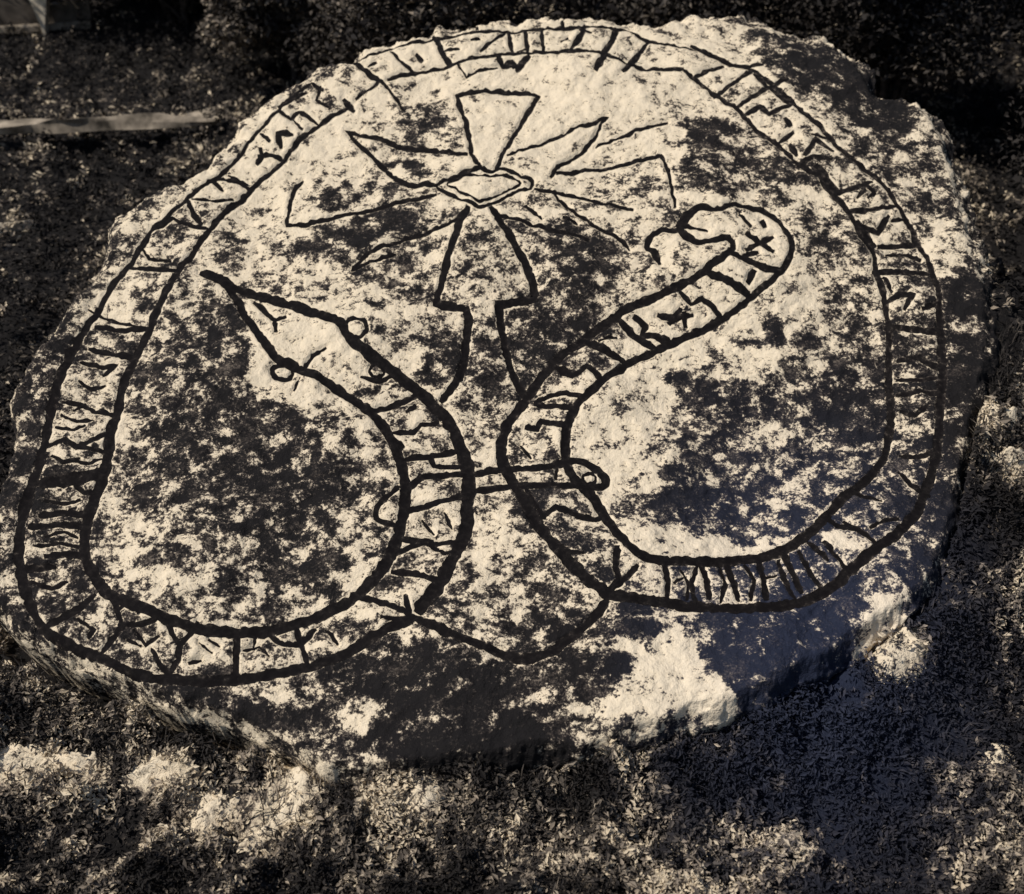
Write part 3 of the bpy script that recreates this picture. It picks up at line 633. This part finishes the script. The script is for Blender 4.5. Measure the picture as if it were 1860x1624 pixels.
BUSH = [
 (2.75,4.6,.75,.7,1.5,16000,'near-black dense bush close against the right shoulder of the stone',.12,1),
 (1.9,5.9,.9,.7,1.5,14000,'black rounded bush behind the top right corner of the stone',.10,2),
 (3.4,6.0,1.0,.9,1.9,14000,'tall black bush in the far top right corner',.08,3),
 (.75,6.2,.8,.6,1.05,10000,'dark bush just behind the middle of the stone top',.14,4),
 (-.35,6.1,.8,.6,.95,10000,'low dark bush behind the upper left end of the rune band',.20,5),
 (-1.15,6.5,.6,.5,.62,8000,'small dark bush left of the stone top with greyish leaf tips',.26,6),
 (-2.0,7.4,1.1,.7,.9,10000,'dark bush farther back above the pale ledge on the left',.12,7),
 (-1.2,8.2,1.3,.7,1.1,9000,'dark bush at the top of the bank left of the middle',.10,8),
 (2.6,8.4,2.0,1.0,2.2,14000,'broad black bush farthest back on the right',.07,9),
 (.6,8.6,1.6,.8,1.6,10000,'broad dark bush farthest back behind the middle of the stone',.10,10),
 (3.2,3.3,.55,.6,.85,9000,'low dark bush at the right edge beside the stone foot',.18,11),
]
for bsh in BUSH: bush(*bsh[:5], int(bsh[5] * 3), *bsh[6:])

# ---------------------------------------------------------------- pale ledge, board wall and stake on the left of the bank
def slab(name, p0, p1, w_, h_, mat, parent=None, seed=1, seg=40, rough=.03):
    p0 = np.array(p0, float); p1 = np.array(p1, float); d = p1 - p0; Ln = np.linalg.norm(d); d /= Ln
    s = np.cross(d, [0, 0, 1]); s /= np.linalg.norm(s); u = np.array([0, 0, 1.0])
    prof = np.array([(-.5, 0), (-.5, .75), (-.36, 1), (.36, 1), (.5, .75), (.5, 0)])
    VV = []; k = len(prof)
    for i in range(seg + 1):
        t = i / seg
        for j, (a, b) in enumerate(prof):
            n1 = fbm(np.array([t * Ln * 4 + j * 7.]), np.array([seed * 3.]), seed, 3)[0] - .5
            n2 = fbm(np.array([t * Ln * 4 - j * 5.]), np.array([seed * 5.]), seed + 2, 3)[0] - .5
            VV.append(p0 + d * Ln * t + s * (a * w_ + n1 * rough * 2) + u * (b * h_ + (n2 * rough * 1.5 if b else 0)))
    F = [[i * k + j, i * k + (j + 1) % k, (i + 1) * k + (j + 1) % k, (i + 1) * k + j] for i in range(seg) for j in range(k)]
    VV += [p0 + u * h_ * .5, p1 + u * h_ * .5]; V_ = np.array(VV); c0 = len(VV) - 2
    tri = [[c0, (j + 1) % k, j, j] for j in range(k)] + [[c0 + 1, seg * k + j, seg * k + (j + 1) % k, seg * k + (j + 1) % k] for j in range(k)]
    me = bpy.data.meshes.new(name); me.from_pydata([tuple(v - p0) for v in V_], [], F + [t[:3] for t in tri]); me.update()
    me.materials.append(mat)
    o = bpy.data.objects.new(name, me); COL.objects.link(o); o.location = p0
    if parent is not None: o.parent = parent; o.location = p0 - np.array(parent.location)
    return o
def on_ground(px, py):
    r = rays(np.array(float(px)), np.array(float(py))); t = np.linspace(1, 14, 2600); P = CAM + r * t[:, None]
    gz = ground_z(P[:, 0], P[:, 1]); k = np.argmax(P[:, 2] < gz); return P[k]
a = on_ground(-60, 262); b = on_ground(395, 232)
tag(slab('rock_ledge', a + [0, 0, .05], b + [0, 0, .03], .12, .05, M_STREAK, seed=3, rough=.045), 'long thin pale ledge of rock crossing the dark bank on the left', 'rock ledge')
a = on_ground(-60, 425); b = on_ground(62, 410)
tag(slab('rock_slab', a - [0, 0, .03], b - [0, 0, .03], .10, .06, M_PALE, seed=5, seg=16), 'short pale rock sliver at the left edge below the long ledge', 'rock')
a = on_ground(-60, 62); b = on_ground(170, 48)
fen = tag(empty('board_wall', tuple(a)), 'low grey board wall in the top left corner', 'wall')
slab('board', a, b, .05, .2, M_BOARD, fen, 7, rough=.006)
slab('cap', a + [0, -.035, .0], b + [0, -.035, .0], .05, .04, M_STREAK, fen, 9, rough=.004)
st = on_ground(92, 50)
VV = [st + np.array([x * s_, y * .03 - .09, z]) for z, s_ in ((-.1, .006), (.03, .012), (.30, .085)) for x, y in ((-1, -1), (1, -1), (1, 1), (-1, 1))]
F = [[l * 4 + j, l * 4 + (j + 1) % 4, l * 4 + 4 + (j + 1) % 4, l * 4 + 4 + j] for l in range(2) for j in range(4)] + [[3, 2, 1, 0], [8, 9, 10, 11]]
o = mesh('stake', np.array(VV) - st, F, M_PALE, None, False); o.location = st
tag(o, 'pale wedge-shaped stake standing before the grey board wall', 'stake')

# ---------------------------------------------------------------- loose pale rocks on the ground
def rock_on_ground(pts, h, cover, label, seed):
    W = np.array([on_ground(x, y)[:2] for x, y in pts]); lo = W.min(0) - .03; hi = W.max(0) + .03
    n = 90; X, Y = np.meshgrid(np.linspace(lo[0], hi[0], n), np.linspace(lo[1], hi[1], n))
    d = poly_sd(X, Y, [tuple(w_) for w_ in W]) + (fbm(X * 22, Y * 22, seed, 4, .6) - .5) * .035
    base = float(ground_z(np.array([W[:, 0].mean()]), np.array([W[:, 1].mean()]))[0])
    g_ = ground_z(X, Y); top = g_ + h * sstep(-.012, .05, d) + (fbm(X * 14, Y * 14, seed + 3, 4) - .5) * h * .9
    z = np.where(d > -.012, top, g_ - .06)
    k = d > -.03; idx = -np.ones(X.shape, int); idx[k] = np.arange(k.sum())
    q = k[:-1, :-1] & k[1:, :-1] & k[:-1, 1:] & k[1:, 1:]
    F = np.stack([idx[:-1, :-1][q], idx[:-1, 1:][q], idx[1:, 1:][q], idx[1:, :-1][q]], -1)
    P = np.stack([X, Y, z], -1); px, py = project(P); org = np.array([W[:, 0].mean(), W[:, 1].mean(), base])
    o = mesh('rock', P[k] - org, F, M_ROCK, None, True, {'cover': np.full(int(k.sum()), cover), 'glare': glare_at(px, py)[k] * .5})
    o.location = org; tag(o, label, 'rock', 'pale rocks lying round the stone')
rock_on_ground([(-60,1420),(-60,1375),(0,1372),(38,1350),(78,1372),(170,1383),(165,1398),(80,1398),(10,1402)], .035, .98, 'long flat pale rock at the left edge below the stone', 101)
rock_on_ground([(212,1418),(240,1395),(285,1376),(345,1392),(332,1412),(290,1412),(258,1428)], .035, .98, 'flat pale rock just right of the long one at the left edge', 102)
rock_on_ground([(345,1500),(360,1440),(380,1428),(425,1462),(405,1505),(372,1530),(350,1520)], .03, .9, 'jagged pale rock between the flat rock and the dark hollow', 103)
rock_on_ground([(520,1400),(572,1395),(592,1430),(560,1465),(515,1500),(470,1530),(430,1552),(425,1535),(470,1500),(515,1460)], .035, .95, 'crooked pale rock below the pointed bottom left corner of the stone', 104)
rock_on_ground([(650,1450),(690,1420),(730,1415),(735,1450),(700,1500),(665,1490)], .03, .74, 'grey lichened rock left of its twin below the middle of the stone', 105)
rock_on_ground([(740,1412),(800,1412),(832,1440),(800,1490),(760,1500),(735,1460)], .03, .72, 'grey lichened rock right of its twin below the middle of the stone', 106)
rock_on_ground([(1580,1100),(1605,1085),(1640,1125),(1690,1185),(1665,1240),(1610,1245),(1575,1205),(1595,1160)], .04, .85, 'pale mottled rock off the lower right corner of the stone', 107)
rock_on_ground([(1750,740),(1775,730),(1812,755),(1840,745),(1880,760),(1870,800),(1800,798),(1760,780)], .05, .68, 'grey rock at the right edge just above the whiter one', 108)
rock_on_ground([(1785,828),(1830,812),(1890,815),(1890,885),(1850,872),(1815,850)], .05, .86, 'whiter rock at the right edge under the grey one', 109)
rock_on_ground([(1790,1372),(1815,1362),(1835,1375),(1825,1390),(1800,1390)], .03, .9, 'small pale rock alone in the dark lower right ground', 110)
# ---------------------------------------------------------------- grass blades growing up against the foot of the stone
def blades(n, seed):
    r = np.random.default_rng(seed); x = r.uniform(-2.1, 2.5, n * 3); y = r.uniform(1.3, 3.4, n * 3)
    d = -poly_sd(x, y, OUTW); k = (d > -.03) & (d < .45) & (r.random(n * 3) < np.exp(-np.maximum(d, 0) / .14) + .10) & (fbm(x * 6, y * 6, 5, 3) > .45)
    x, y, d = x[k], y[k], d[k]; m = len(x); z = ground_z(x, y) - .005
    P = np.stack([x, y, z], -1); L = r.uniform(.02, .055, m) * (1 + .3 * (d < .1)); a = r.uniform(0, 2 * math.pi, m); w_ = .0017 * r.uniform(.7, 1.5, m)
    dirv = np.stack([np.cos(a), np.sin(a), np.zeros(m)], -1); sdv = np.stack([-np.sin(a), np.cos(a), np.zeros(m)], -1)
    lean = r.uniform(.2, 1.0, m)
    V_ = []
    for t, ww in ((0, 1), (.5, .85), (1, .1)):
        c = P + dirv * (L * lean * t * t)[:, None] + np.array([0, 0, 1]) * (L * (t - .25 * lean * t * t))[:, None]
        V_ += [c - sdv * (w_ * ww)[:, None], c + sdv * (w_ * ww)[:, None]]
    V_ = np.stack(V_, 1).reshape(-1, 3); i = np.arange(m)[:, None] * 6
    F = np.vstack([i + np.array([0, 1, 3, 2]), i + np.array([2, 3, 5, 4])])
    px, py = project(P); v = np.clip(r.normal(.36, .16, m) + (cover_at(px, py) - .4) * .6 - .25 * glare_at(px, py), 0, .85)
    return V_, F, np.repeat(v, 6), np.repeat(glare_at(px, py), 6)
V_, F, v_, glare_v = blades(30000, 77)
tag(mesh('grass', V_, F, M_LEAF, None, False, {'cover': v_, 'glare': glare_v}), 'short dry grass growing up against the foot of the stone', 'grass', kind='stuff')
